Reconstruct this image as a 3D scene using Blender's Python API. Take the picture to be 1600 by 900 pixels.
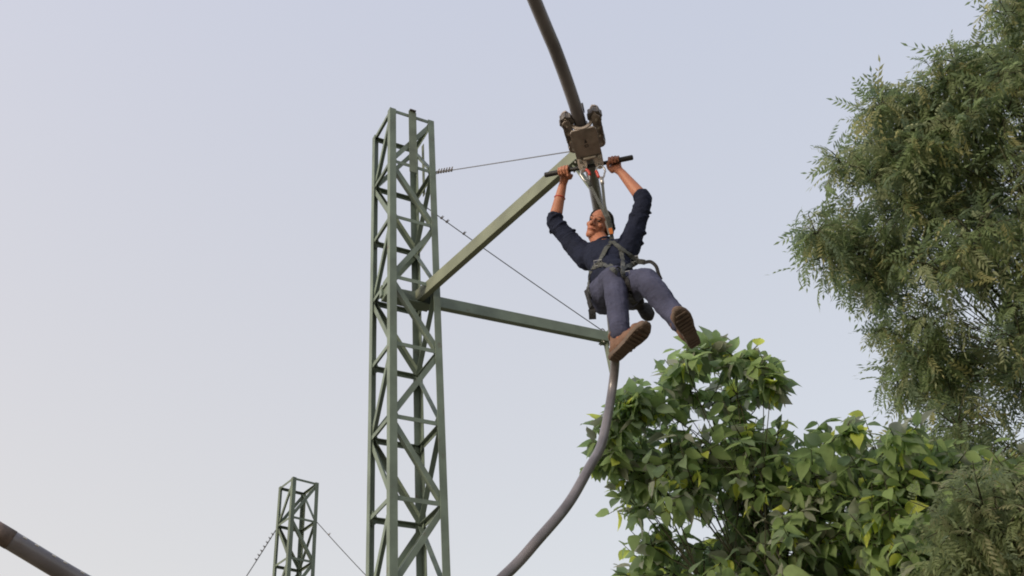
import bpy, bmesh, math, random
import numpy as np
from mathutils import Vector, Matrix, noise
from mathutils.bvhtree import BVHTree

for o in list(bpy.data.objects): bpy.data.objects.remove(o)
S = bpy.context.scene
COL = S.collection
rnd = random.Random(7)
RNG = np.random.default_rng(11)

# ------------------------------------------------------------------ camera
F, ZX, ZY = 1536.6, 610.8, -1646.5          # focal length in photo pixels, zenith vanishing point
CAM = Vector((0, 0, 1.6))
_up = Vector(((ZX-800)/F, (450-ZY)/F, -1)).normalized()
_x = Vector((0, 0, -1)).cross(_up).normalized()
_y = _up.cross(_x)
R3 = Matrix((_x, _y, _up))                   # camera -> world rotation
cd = bpy.data.cameras.new('camera'); cam = bpy.data.objects.new('camera', cd); COL.objects.link(cam)
cam.matrix_world = Matrix.Translation(CAM) @ R3.to_4x4()
cd.sensor_width = 36; cd.lens = F/1600*36; cd.clip_start = .05; cd.clip_end = 6000
S.camera = cam
S.render.resolution_x = 1024; S.render.resolution_y = 576

# ------------------------------------------------------------------ light
SUN = Vector((-.70, -.60, .36)).normalized()
w = bpy.data.worlds.new('World'); S.world = w; w.use_nodes = True
nt = w.node_tree; nt.nodes.clear()
sky = nt.nodes.new('ShaderNodeTexSky'); sky.sky_type = 'NISHITA'; sky.sun_disc = False
sky.sun_elevation = math.asin(SUN.z); sky.sun_rotation = math.atan2(SUN.x, SUN.y)
sky.air_density = 1.0; sky.dust_density = 2.5; sky.ozone_density = 1.6; sky.altitude = 200
hz = nt.nodes.new('ShaderNodeMix'); hz.data_type = 'RGBA'; hz.inputs[0].default_value = .55
# thin high haze that whitens the whole sky
bg = nt.nodes.new('ShaderNodeBackground'); bg.inputs[1].default_value = .15
ow = nt.nodes.new('ShaderNodeOutputWorld')
def wn(t, **k):
    q = nt.nodes.new(t)
    for a_, v_ in k.items(): setattr(q, a_, v_)
    return q
tcw = wn('ShaderNodeTexCoord'); sep = wn('ShaderNodeSeparateXYZ'); nt.links.new(tcw.outputs['Generated'], sep.inputs[0])
zr = wn('ShaderNodeMapRange'); zr.inputs[1].default_value = .15; zr.inputs[2].default_value = .9; nt.links.new(sep.outputs[2], zr.inputs[0])
dt = wn('ShaderNodeVectorMath', operation='DOT_PRODUCT'); dt.inputs[1].default_value = Vector((SUN.x, SUN.y, 0)).normalized(); nt.links.new(tcw.outputs['Generated'], dt.inputs[0])
dr = wn('ShaderNodeMapRange'); dr.inputs[1].default_value = -.9; dr.inputs[2].default_value = .9; nt.links.new(dt.outputs['Value'], dr.inputs[0])
c1 = wn('ShaderNodeMix', data_type='RGBA'); c1.inputs[6].default_value = (8.35, 7.45, 6.1, 1); c1.inputs[7].default_value = (6.6, 6.7, 7.7, 1); nt.links.new(zr.outputs[0], c1.inputs[0])
c2 = wn('ShaderNodeMix', data_type='RGBA'); c2.inputs[6].default_value = (.88, .93, .97, 1); c2.inputs[7].default_value = (1.16, 1.10, 1.05, 1); nt.links.new(dr.outputs[0], c2.inputs[0])
c3 = wn('ShaderNodeMix', data_type='RGBA', blend_type='MULTIPLY'); c3.inputs[0].default_value = 1
nt.links.new(c1.outputs[2], c3.inputs[6]); nt.links.new(c2.outputs[2], c3.inputs[7]); nt.links.new(c3.outputs[2], hz.inputs[7])
nt.links.new(sky.outputs[0], hz.inputs[6]); nt.links.new(hz.outputs[2], bg.inputs[0]); nt.links.new(bg.outputs[0], ow.inputs[0])
ld = bpy.data.lights.new('sun', 'SUN'); ld.energy = 2.5; ld.angle = math.radians(10); ld.color = (1, .84, .64)
sun = bpy.data.objects.new('sun', ld); COL.objects.link(sun)
sun.rotation_euler = SUN.to_track_quat('Z', 'Y').to_euler(); sun.location = (-20, -10, 20)
S.cycles.filter_width = 1.9
S.view_settings.view_transform = 'Standard'; S.view_settings.look = 'None'
S.view_settings.gamma = 1; S.view_settings.exposure = 0

# ------------------------------------------------------------------ helpers
def ray(px, py):
    return (R3 @ Vector(((px-800)/F, (450-py)/F, -1))).normalized()
def at(px, py, t): return CAM + ray(px, py)*t
def atz(px, py, z):                         # z above ground
    r = ray(px, py); return CAM + r*((z-CAM.z)/r.z)
PK = 1.03                                    # rider depth: puts the hands right under the trolley
def atp(px, py, t): return at(px, py, t*PK)
def cdir(x, y, z): return (R3 @ Vector((x, y, z))).normalized()
def pix(P):
    c = R3.transposed() @ (Vector(P)-CAM); return 800-F*c.x/c.z, 450+F*c.y/c.z, -c.z

def mat(name, col, rough=.6, var=.25, scale=6, bump=0.0, bscale=40, metal=0, col2=None, trans=0, spec=.4, stretch=None, rust=0):
    m = bpy.data.materials.new(name); m.use_nodes = True
    n = m.node_tree; p = n.nodes['Principled BSDF']
    tc = n.nodes.new('ShaderNodeTexCoord'); src = tc.outputs['Object']
    if stretch:
        mp = n.nodes.new('ShaderNodeMapping'); mp.inputs['Scale'].default_value = stretch
        n.links.new(src, mp.inputs[0]); src = mp.outputs[0]
    nz = n.nodes.new('ShaderNodeTexNoise'); nz.inputs['Scale'].default_value = scale; nz.inputs['Detail'].default_value = 6
    n.links.new(src, nz.inputs['Vector'])
    rp = n.nodes.new('ShaderNodeValToRGB'); rp.color_ramp.elements[0].position = .32; rp.color_ramp.elements[1].position = .70
    a = [c*(1-var) for c in col]; b = [min(1, c*(1+var)) for c in col]
    if col2: b = list(col2)
    rp.color_ramp.elements[0].color = (*a, 1); rp.color_ramp.elements[1].color = (*b, 1)
    n.links.new(nz.outputs[0], rp.inputs[0]); n.links.new(rp.outputs[0], p.inputs['Base Color'])
    p.inputs['Roughness'].default_value = rough; p.inputs['Metallic'].default_value = metal
    p.inputs['Specular IOR Level'].default_value = spec
    if rust:
        rz = n.nodes.new('ShaderNodeTexNoise'); rz.inputs['Scale'].default_value = 9; rz.inputs['Detail'].default_value = 10; rz.inputs['Roughness'].default_value = .7
        rr_ = n.nodes.new('ShaderNodeValToRGB'); rr_.color_ramp.elements[0].position = .60; rr_.color_ramp.elements[1].position = .70
        rr_.color_ramp.elements[1].color = (rust, rust, rust, 1)
        rm_ = n.nodes.new('ShaderNodeMix'); rm_.data_type = 'RGBA'; rm_.inputs[7].default_value = (.10, .065, .045, 1)
        n.links.new(src, rz.inputs['Vector']); n.links.new(rz.outputs[0], rr_.inputs[0]); n.links.new(rr_.outputs[0], rm_.inputs[0])
        n.links.new(rp.outputs[0], rm_.inputs[6]); n.links.new(rm_.outputs[2], p.inputs['Base Color'])
    if bump:
        nb = n.nodes.new('ShaderNodeTexNoise'); nb.inputs['Scale'].default_value = bscale; nb.inputs['Detail'].default_value = 5
        bm_ = n.nodes.new('ShaderNodeBump'); bm_.inputs['Strength'].default_value = bump; bm_.inputs['Distance'].default_value = .01
        n.links.new(src, nb.inputs['Vector']); n.links.new(nb.outputs[0], bm_.inputs['Height']); n.links.new(bm_.outputs[0], p.inputs['Normal'])
    if trans:
        tr = n.nodes.new('ShaderNodeBsdfTranslucent'); mx = n.nodes.new('ShaderNodeMixShader'); mx.inputs[0].default_value = trans
        hs = n.nodes.new('ShaderNodeHueSaturation'); hs.inputs['Saturation'].default_value = 1.0; hs.inputs['Value'].default_value = 1.9
        n.links.new(rp.outputs[0], hs.inputs['Color']); n.links.new(hs.outputs[0], tr.inputs[0])
        n.links.new(p.outputs[0], mx.inputs[1]); n.links.new(tr.outputs[0], mx.inputs[2])
        n.links.new(mx.outputs[0], n.nodes['Material Output'].inputs[0])
    return m

M = {
 'paint': mat('green_paint', (.145, .188, .152), .5, .22, 5, .12, 60, rust=.7),
 'paint_arm': mat('olive_green_paint', (.168, .192, .140), .5, .20, 4, .1, 60, rust=.45),
 'paint_far': mat('faded_green_paint', (.12, .155, .12), .55, .2, 5),
 'plate': mat('grey_green_plate', (.135, .165, .125), .55, .2, 8),
 'concrete': mat('concrete', (.32, .31, .28), .9, .2, 8, .3),
 'wire': mat('galvanised_wire', (.17, .18, .20), .5, .2, 60, metal=.3),
 'wire_dark': mat('weathered_wire', (.07, .08, .09), .6, .2, 60, metal=.2),
 'rail': mat('grey_rail_paint', (.135, .127, .140), .30, .28, 5, .06, 30, metal=.05, rust=.35, spec=.6),
 'rail_joint': mat('rusty_rail_collar', (.13, .10, .09), .6, .3, 30, .2),
 'steel': mat('worn_trolley_steel', (.30, .26, .235), .5, .25, 18, .15, 60, metal=.2),
 'steel_dark': mat('greasy_dark_steel', (.13, .12, .115), .5, .3, 30, .2, metal=.2),
 'zinc': mat('zinc_bolt', (.62, .60, .55), .3, .1, 40, metal=.8),
 'poly': mat('black_polymer_wheel', (.03, .03, .032), .5, .2, 20),
 'emblem': mat('dark_print', (.05, .045, .045), .6, .1, 20),
 'black': mat('black_rubber', (.018, .018, .02), .55, .2, 30, .15, 90),
 'red': mat('red_anodised', (.42, .045, .035), .4, .1, 30),
 'alloy': mat('silver_alloy', (.42, .42, .42), .35, .1, 30, metal=.7),
 'skin': mat('skin', (.36, .150, .092), .55, .16, 9, .12, 90),
 'lip': mat('lips', (.30, .10, .075), .5, .08, 30),
 'eye': mat('eye_dark', (.03, .02, .015), .25, .1, 30),
 'hair': mat('dark_hair', (.016, .013, .012), .65, .35, 60, .4, 200, spec=.15),
 'shirt': mat('navy_cotton', (.013, .017, .036), .85, .22, 9, .35, 200, spec=.15),
 'jeans': mat('grey_blue_denim', (.058, .063, .108), .85, .30, 7, .5, 260, spec=.15),
 'strap': mat('grey_webbing', (.068, .075, .074), .8, .18, 60, .4, 300),
 'strap_dark': mat('black_webbing', (.02, .021, .025), .8, .18, 60, .4, 300),
 'shoe': mat('brown_suede', (.145, .082, .056), .8, .25, 14, .3, 120),
 'sole': mat('worn_grey_brown_sole', (.105, .078, .062), .8, .25, 22, .4, 90),
 'orange': mat('orange_tag', (.70, .22, .06), .6, .1, 30),
 'bark': mat('bark', (.040, .036, .030), .9, .35, 10, .6, 30, stretch=(1, 1, .25)),
 'twig': mat('green_brown_twig', (.05, .052, .03), .85, .3, 14),
 'ground': mat('dry_grass_soil', (.17, .15, .095), .95, .35, .4, .3, 6, col2=(.25, .21, .145)),
}
def leafm(name, c, tr=.50, sp=.22, ro=.6): return mat(name, c, ro, .16, 3, 0, trans=tr, spec=sp)
BROAD = [leafm('broad_leaf_green', (0.230, 0.318, 0.135)), leafm('broad_leaf_dark', (0.184, 0.255, 0.150)),
         leafm('broad_leaf_grey_green', (0.265, 0.291, 0.231), .40, .5, .42), leafm('broad_leaf_yellow_green', (0.461, 0.521, 0.112), .55)]
NEEM = [leafm('neem_green', (0.174, 0.230, 0.115)), leafm('neem_dark', (0.125, 0.171, 0.109)),
        leafm('neem_olive', (0.223, 0.254, 0.146)), leafm('neem_yellow', (0.283, 0.286, 0.137))]
FINE = [leafm('olive_fine_leaf', (0.238, 0.287, 0.150)), leafm('olive_fine_leaf_dark', (0.174, 0.219, 0.131)), leafm('olive_fine_leaf_brown', (0.294, 0.299, 0.174))]

class MB:
    def __init__(s): s.v = []; s.f = []
    def add(s, vs, fs):
        o = len(s.v); s.v += [Vector(v) for v in vs]; s.f += [[i+o for i in f] for f in fs]; return s
    def box(s, c, X, Y, Z, hx, hy, hz):
        c = Vector(c)
        vs = [c+X*(hx*a)+Y*(hy*b)+Z*(hz*d) for a in (-1, 1) for b in (-1, 1) for d in (-1, 1)]
        return s.add(vs, [(0, 1, 3, 2), (4, 6, 7, 5), (0, 4, 5, 1), (2, 3, 7, 6), (0, 2, 6, 4), (1, 5, 7, 3)])
    def tube(s, pts, r, n=8, closed_path=False, up=None):
        pts = [Vector(p) for p in pts]; N = len(pts)
        rs = r if isinstance(r, (list, tuple)) else [r]*N
        ref = None; rings = []
        for i in range(N):
            a = pts[(i-1) % N] if (i > 0 or closed_path) else pts[i]
            b = pts[(i+1) % N] if (i < N-1 or closed_path) else pts[i]
            t = (b-a).normalized()
            if ref is None:
                ref = t.orthogonal().normalized() if up is None else (up-t*up.dot(t)).normalized()
            else: ref = (ref-t*ref.dot(t)).normalized()
            o = t.cross(ref)
            rings.append([pts[i]+(ref*math.cos(k*math.tau/n)+o*math.sin(k*math.tau/n))*rs[i] for k in range(n)])
        vs = [v for q in rings for v in q]; fs = []
        m = N if closed_path else N-1
        for i in range(m):
            j = (i+1) % N
            for k in range(n): fs.append((i*n+k, i*n+(k+1) % n, j*n+(k+1) % n, j*n+k))
        if not closed_path: fs += [tuple(range(n))[::-1], tuple((N-1)*n+k for k in range(n))]
        return s.add(vs, fs)
    def cap(s, a, b, ra, rb, n=14):            # tapered capsule with round ends
        a = Vector(a); b = Vector(b); d = (b-a)
        if d.length < 1e-6: d = Vector((0, 0, 1e-4))
        t = d.normalized(); pts = []; rs = []
        for k in range(5): an = math.pi/2*(k+.15)/5; pts.append(a-t*ra*math.cos(an)); rs.append(ra*math.sin(an))
        pts += [a, b]; rs += [ra, rb]
        for k in range(5): an = math.pi/2*(4.85-k)/5; pts.append(b+t*rb*math.cos(an)); rs.append(rb*math.sin(an))
        return s.tube(pts, rs, n)
    def ell(s, c, X, Y, Z, rx, ry, rz, n=16, m=10):
        c = Vector(c); vs = [c+Z*rz]; fs = []
        for i in range(1, m):
            th = math.pi*i/m
            for k in range(n):
                ph = math.tau*k/n; vs.append(c+X*(rx*math.sin(th)*math.cos(ph))+Y*(ry*math.sin(th)*math.sin(ph))+Z*(rz*math.cos(th)))
        vs.append(c-Z*rz)
        for k in range(n): fs.append((0, 1+k, 1+(k+1) % n))
        for i in range(m-2):
            for k in range(n): fs.append((1+i*n+k, 1+(i+1)*n+k, 1+(i+1)*n+(k+1) % n, 1+i*n+(k+1) % n))
        L = len(vs)-1; o = 1+(m-2)*n
        for k in range(n): fs.append((o+k, L, o+(k+1) % n))
        return s.add(vs, fs)
    def prism(s, outline, N, h):               # polygon outline extruded +-h along N
        n = len(outline); N = N.normalized()
        vs = [Vector(p)+N*h for p in outline]+[Vector(p)-N*h for p in outline]
        fs = [tuple(range(n)), tuple(range(2*n-1, n-1, -1))]+[(i, n+i, n+(i+1) % n, (i+1) % n) for i in range(n)]
        return s.add(vs, fs)
    def angle(s, p, q, A, B, wd, th):          # steel angle: corner line p-q, flanges along A and B
        p = Vector(p); q = Vector(q); t = (q-p).normalized()
        A = (A-t*A.dot(t)).normalized(); B = (B-t*B.dot(t)); B = (B-A*B.dot(A)).normalized()
        pr = [(0, 0), (wd, 0), (wd, th), (th, th), (th, wd), (0, wd)]
        vs = [e+A*a+B*b for e in (p, q) for a, b in pr]
        fs = [(i, (i+1) % 6, 6+(i+1) % 6, 6+i) for i in range(6)]+[(0, 3, 2, 1), (0, 5, 4, 3), (6, 7, 8, 9), (6, 9, 10, 11)]
        return s.add(vs, fs)
    def mesh(s, name):
        me = bpy.data.meshes.new(name); me.from_pydata(s.v, [], s.f); me.update()
        bm = bmesh.new(); bm.from_mesh(me); bmesh.ops.recalc_face_normals(bm, faces=bm.faces); bm.to_mesh(me); bm.free()
        return me
    def build(s, name, m, parent=None, smooth=False, bevel=0):
        me = s.mesh(name); me.materials.append(m)
        if bevel:
            bm = bmesh.new(); bm.from_mesh(me)
            bmesh.ops.bevel(bm, geom=list(bm.edges), offset=bevel, segments=2, affect='EDGES', profile=.6, clamp_overlap=True)
            bm.to_mesh(me); bm.free()
        if smooth:
            me.polygons.foreach_set('use_smooth', [True]*len(me.polygons))
        return link(name, me, parent)
def link(name, me, parent=None):
    o = bpy.data.objects.new(name, me); COL.objects.link(o)
    if parent: o.parent = parent; o.matrix_parent_inverse = pinv(parent)
    return o
def pinv(p):
    m = Matrix.Translation(p.location) if p.type == 'EMPTY' else Matrix()
    return m.inverted()
def thing(name, label, cat, loc, group=None):
    o = bpy.data.objects.new(name, None); COL.objects.link(o); o.location = loc; o.empty_display_size = .2
    return tag(o, label, cat, group)
def tag(o, label, cat, group=None, kind=None):
    o['label'] = label; o['category'] = cat
    if group: o['group'] = group
    if kind: o['kind'] = kind
    return o
def smooth_by_angle(o, deg=40):
    me = o.data; me.polygons.foreach_set('use_smooth', [True]*len(me.polygons))
    bm = bmesh.new(); bm.from_mesh(me)
    for e in bm.edges:
        if len(e.link_faces) == 2: e.smooth = e.calc_face_angle(0) < math.radians(deg)
    bm.to_mesh(me); bm.free()
    return o
def spline(P, per=12):
    P = [Vector(p) for p in P]; out = []
    for i in range(len(P)-1):
        a, b, c, d = P[max(i-1, 0)], P[i], P[i+1], P[min(i+2, len(P)-1)]
        for k in range(per):
            t = k/per
            out.append(.5*((2*b)+(c-a)*t+(2*a-5*b+4*c-d)*t*t+(3*b-a-3*c+d)*t**3))
    out.append(P[-1]); return out

# ------------------------------------------------------------------ ground
g = MB(); n = 24; ext = 2500
gm = bpy.data.meshes.new('ground'); bm = bmesh.new()
bmesh.ops.create_grid(bm, x_segments=n, y_segments=n, size=ext); bm.to_mesh(gm); bm.free()
gm.materials.append(M['ground']); go = link('ground', gm); go['kind'] = 'structure'; go['label'] = 'dry grassy ground under the ride'

# ------------------------------------------------------------------ lattice towers
SC = .68; YAW = .539
U0 = Vector((math.cos(YAW), math.sin(YAW), 0)); V0 = Vector((-math.sin(YAW), math.cos(YAW), 0))
def lattice(name, label, base, U, V, W, ztop, dz, m, leg_w=.058, br_w=.034, plates=False):
    """square lattice tower; base = front leg corner on the ground."""
    base = Vector(base); t = thing(name, label, 'tower', base)
    Z = Vector((0, 0, 1)); th = .006
    corners = [base, base+U*W, base+U*W+V*W, base+V*W]
    dirs = [(U, V), (-U, V), (-U, -V), (U, -V)]
    for c, (a, b) in zip(corners, dirs):
        o = MB().angle(c+Z*.12, c+Z*ztop, a, b, leg_w, th).build('leg', m, t)
        f = MB().box(c+a*.03+b*.03+Z*.06, U, V, Z, .13, .13, .06).build('footing', M['concrete'], t)
    levels = [ztop-th]; z = ztop-dz
    while z > .3: levels.append(z); z -= dz
    for fi in range(4):
        c0, c1 = corners[fi], corners[(fi+1) % 4]
        e = (c1-c0).normalized(); nin = Vector((-e.y, e.x, 0))     # inward normal (corners run counter-clockwise)
        if nin.dot(((corners[0]+corners[2])/2-c0)) < 0: nin = -nin
        inset = nin*(th+.002)
        for k, zz in enumerate(levels):
            p = c0+e*(.010)+inset+Z*zz; q = c1-e*(.010)+inset+Z*zz
            MB().angle(p, q, -Z, nin, br_w, .004).build('horizontal_brace', m, t)
            if k+1 < len(levels):
                z2 = levels[k+1]
                lo = (fi % 2 == 0)
                flip = (k % 2 == 0)
                # zigzag: faces 0 and 2 start at the far end of the top rung
                if (fi in (0, 1, 3)) == flip: a, b = c1-e*.022, c0+e*.022
                else: a, b = c0+e*.022, c1-e*.022
                p = a+inset+nin*.006+Z*(zz-.035); q = b+inset+nin*.006+Z*(z2-.004)
                d = (q-p).normalized(); side = d.cross(nin)
                MB().angle(p-side*br_w*.6, q-side*br_w*.6, side, nin, br_w*1.22, .004).build('diagonal_brace', m, t)
    if plates:
        for fi in range(4):
            c0, c1 = corners[fi], corners[(fi+1) % 4]; e = (c1-c0).normalized(); nin = Vector((-e.y, e.x, 0))
            if nin.dot(((corners[0]+corners[2])/2-c0)) < 0: nin = -nin
            for k, zz in enumerate(levels[1:11]):
                for c, sg in ((c0, 1), (c1, -1)):
                    q = c+e*sg*.030+nin*.020+Z*zz
                    MB().prism([q+Z*.052, q-Z*.060, q+e*sg*.030-Z*.045, q+e*sg*.045+Z*.0, q+e*sg*.030+Z*.035], nin, .003).build('gusset_plate', m, t)
        # flat hanger plates filling the middle of the top panel
        p = base+U*W*.50-V*.004+Z*(ztop-dz*.58+.015)
        o = MB().box(p, U, V, Z, .037, .003, dz*.60).build('hanger_plate', M['plate'], t, bevel=.001)
        MB().box(p+Z*(dz*.60+.006), U, V, Z, .030, .02, .006).build('cap', M['steel_dark'], o, bevel=.002)
        p = base+U*(W+.004)+V*W*.62+Z*(ztop-dz*.60)
        MB().box(p, V, U, Z, .022, .003, dz*.5).build('hanger_plate', M['plate'], t, bevel=.001)
    return t
def ropes(parent, a, b, m, r, sag=.0, clamps=(), name='stay_cable', loop=True):
    a = Vector(a); b = Vector(b); pts = []
    for k in range(17):
        u = k/16; pts.append(a.lerp(b, u)-Vector((0, 0, sag*4*u*(1-u))))
    c = MB().tube(pts, r, 6)
    d = (b-a).normalized(); s = d.cross(Vector((0, 0, 1))).normalized(); u_ = s.cross(d)
    o = c.build(name, m, parent, smooth=True)
    for q in clamps:                             # bulldog grips: u-bolt pair and saddle
        p = a+d*q
        k = MB().box(p, d, s, u_, .008, .007, .012)
        for sg in (-1, 1): k.cap(p+d*.006*sg-u_*.01, p+d*.006*sg+u_*.030, .003, .003, 6)
        k.build('wire_clamp', M['steel_dark'], o)
    if loop:
        MB().tube([a+d*.03*(1-math.cos(i*math.tau/14))+u_*.012*math.sin(i*math.tau/14) for i in range(14)], .004, 6, True).build('thimble', M['wire_dark'], o, smooth=True)
    return o

Wm = .634*SC; ZT = 9.695*SC+1.6; DZ = .917*SC
B0 = Vector((-1.389*SC, 9*SC, 0))
tower = lattice('lattice_tower', 'tall green steel lattice tower with two arms, nearest the rider', B0, U0, V0, Wm, ZT, DZ, M['paint'], plates=True); tower['group'] = 'lattice towers of the ride'
TZ = lambda k: ZT-DZ*k
ZA = 6.8*SC+1.6                                      # underside of both arms
Zv = Vector((0, 0, 1))
# arm reaching toward the viewer, over the rider's trolley
a1s = atz(691.6, 445, ZA); a1e = atz(911, 252, ZA)
d1 = (a1e-a1s).normalized(); s1 = Vector((d1.y, -d1.x, 0)).normalized()       # s1: right hand side
a1s = a1s-d1*.42
A1H, A1W = .112, .050
arm1 = MB().box((a1s+a1e)/2+s1*A1W/2+Zv*A1H/2, d1, s1, Zv, (a1e-a1s).length/2, A1W/2, A1H/2).build('support_arm', M['paint_arm'], tower, bevel=.004)
arm1['label'] = 'olive arm rising toward the viewer behind the trolley'
MB().box(a1e+d1*.004+s1*A1W/2+Zv*A1H/2, d1, s1, Zv, .004, A1W/2+.012, A1H/2+.012).build('end_plate', M['paint_arm'], arm1, bevel=.002)
# arm going right, away
a2s = atz(696.7, 481.5, ZA); a2e = atz(951.5, 533, ZA)
d2 = (a2e-a2s).normalized(); n2 = Vector((-d2.y, d2.x, 0)).normalized()
if n2.y < 0: n2 = -n2
a2s = a2s-d2*(.55)
A2H, A2W = .104, .050
a2b = Zv*(-.0)
arm2 = MB().box((a2s+a2e)/2+n2*A2W/2+Zv*A2H/2, d2, n2, Zv, (a2e-a2s).length/2, A2W/2, A2H/2).build('support_arm', M['paint'], tower, bevel=.004)
arm2['label'] = 'green arm pointing right, ending behind the shoe'
MB().box(a2e+d2*.003+n2*A2W/2+Zv*A2H/2, d2, n2, Zv, .003, A2W/2+.01, A2H/2+.008).build('end_plate', M['paint'], arm2, bevel=.002)
# gusset carrying both arms inside the tower
MB().box(B0+U0*Wm*.5+V0*Wm*.42+Zv*(ZA-.012), U0, V0, Zv, Wm*.46, .05, .009).build('arm_seat', M['paint'], tower, bevel=.002)
for sg in (0, 1):
    MB().box(B0+U0*(Wm*(.06+.9*sg))+V0*Wm*.30+Zv*(ZA+.06), U0, V0, Zv, .006, .075, .085).build('gusset_plate', M['paint'], tower, bevel=.002)
# stays
top1 = a1e-d1*.05+s1*A1W/2+Zv*(A1H+.012)
ropes(tower, B0+U0*(Wm+.004)+V0*.02+Zv*TZ(1), top1, M['wire'], .0042, .0, (.06, .11, .16, .21, .26, .31))
top2 = a2e-d2*.03+n2*A2W/2+Zv*(A2H+.012)
ropes(tower, B0+U0*(Wm-.02)+V0*(Wm-.02)+Zv*TZ(1), top2, M['wire_dark'], .0045, .012, (.30, .36, .55))
for p, dd in ((top1, d1), (top2, d2)):
    MB().tube([p+dd*.018*math.cos(i*math.tau/12)+Zv*(.004+.018*math.sin(i*math.tau/12)) for i in range(12)], .005, 6, True).build('eye_ring', M['steel_dark'], arm1 if p is top1 else arm2, smooth=True)

# far tower
YF = YAW+.20
U1 = Vector((math.cos(YF), math.sin(YF), 0)); V1 = Vector((-math.sin(YF), math.cos(YF), 0))
FT = at(458, 744.5, 15.0)
far = lattice('lattice_tower', 'small distant green lattice tower low at left, thin guy wires on both sides', (FT.x, FT.y, 0), U1, V1, .43, FT.z, .60, M['paint_far']); far['group'] = 'lattice towers of the ride'
FB = Vector((FT.x, FT.y, 0)); fz = lambda k: FT.z-.60*k
fa = FB+U1*.20+V1*.20+Zv*(FT.z-2.7)
for dd, L, lab in ((U1, 2.3, 'arm toward the near tower'), (-U1*.6-V1*.8, 2.1, 'arm pointing left')):
    dd = dd.normalized(); sd = Vector((-dd.y, dd.x, 0))
    ar = MB().box(fa+dd*(L/2), dd, sd, Zv, L/2, .032, .065).build('support_arm', M['paint_far'], far, bevel=.004)
    if dd.dot(U1) > .5: fe1 = fa+dd*L+Zv*.07
    else: fe2 = fa+dd*L+Zv*.07
r1 = at(492, 823, 15.15); r2 = at(566, 902, 14.6)
ropes(far, FB+U1*.43+V1*.02+Zv*fz(1), FB+U1*.43+V1*.02+Zv*fz(1)+(r2-r1)*1.65, M['wire_dark'], .006, .02, (.3,), loop=False)
l1 = at(427, 834, 15.4); l2 = at(384, 900, 14.8)
ropes(far, FB+V1*.43+Zv*fz(1.12), l1+(l2-l1)*2.0, M['wire'], .008, .02, (.08, .16, .24, .32, .40, .48, .56), loop=False)

# ------------------------------------------------------------------ rail
RD = .0385
e1 = a1e-d1*.06+s1*A1W/2; e2 = a2e-d2*.02+n2*A2W/2
pts = []
q0 = at(835, 0, 5.62); q1 = at(897, 160, 6.0)
dq = (q0-at(868, 80, 5.80)).normalized()
pts = [q0+dq*6.5, q0+dq*4.2, q0+dq*2.0, q0, at(868.5, 80, 5.80), q1, at(911, 210, 6.17), at(924, 268, 6.40), at(936, 335, 6.85), at(948, 430, 7.5), at(956, 500, 8.0), at(960.5, 555, 8.36),
       at(960.5, 575, 8.44), at(957, 605, 8.44), at(952, 637, 8.32), at(945, 673, 8.10), at(937, 702, 7.90), at(920, 732, 7.66), at(888, 787, 7.35), at(841, 843, 7.10), at(790, 898, 6.92),
       at(660, 1010, 6.35), at(430, 1020, 5.6), at(262, 978, 4.85), at(130, 911, 4.66), at(0, 834, 4.58), at(-170, 735, 4.65), at(-420, 605, 4.9)]
rp = spline(pts, 14)
rail = MB().tube(rp, RD, 20).build('tube_rail', M['rail'], None, smooth=True)
tag(rail, 'thick grey tubular ride rail curving overhead, down behind the rider and across the left corner', 'rail')
def rail_near(px, py):
    best = min(range(1, len(rp)-1), key=lambda i: (pix(rp[i])[0]-px)**2+(pix(rp[i])[1]-py)**2 if pix(rp[i])[2] > 0 else 1e9)
    return rp[best], (rp[best+1]-rp[best-1]).normalized()
for q in ((3, 836), (560, 1030)):
    p, t_ = rail_near(*q)
    MB().tube([p-t_*.05, p+t_*.05], RD+.0012, 20).build('weld_collar', M['rail_joint'], rail, smooth=True)
for k in range(6):                                   # tack welds along the near stretch
    p, t_ = rail_near(26+k*24, 849+k*14.2)
    u_ = t_.cross(ray(80, 860)).normalized()
    if u_.z < 0: u_ = -u_
    MB().ell(p+u_*RD*.86-ray(80, 860)*RD*.5, t_, u_, t_.cross(u_), .011, .004, .004, 8, 6).build('weld_bead', M['zinc'], rail)
def rail_under(e):
    return min(rp, key=lambda p: (p.x-e.x)**2+(p.y-e.y)**2)
for e, h, dd, nn, par in ((e1, rail_under(e1), d1, s1, arm1), (e2, rail_under(e2), d2, n2, arm2)):
    ha = (e-h).normalized(); hx = (dd-ha*dd.dot(ha)).normalized(); hy = ha.cross(hx)
    hb = MB().box((e+h)/2+ha*.015, hx, hy, ha, .006, .028, (e-h).length/2-.022)
    hb.build('rail_hanger', M['plate'], par, bevel=.002)
    MB().box(e-Zv*.006, dd, nn, Zv, .05, .04, .005).build('hanger_flange', M['plate'], par, bevel=.002)
    for a in (-1, 1):
        for b in (-1, 1): MB().tube([e+dd*.036*a+nn*.027*b-Zv*.012, e+dd*.036*a+nn*.027*b-Zv*.024], .007, 6).build('bolt', M['zinc'], par)

# ------------------------------------------------------------------ trolley
tc, T = rail_near(908.5, 200)
if T.dot(CAM-tc) < 0: T = -T                         # toward the viewer
N = (Zv-T*T.z).normalized(); X = T.cross(N)
if X.dot(cdir(1, 0, 0)) < 0: X = -X
tl = thing('trolley', 'worn grey steel wheeled trolley clamped on the rail above the rider', 'trolley', tc)
def L(x, t, n): return tc+X*(x+.010)+T*t+N*n
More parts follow.
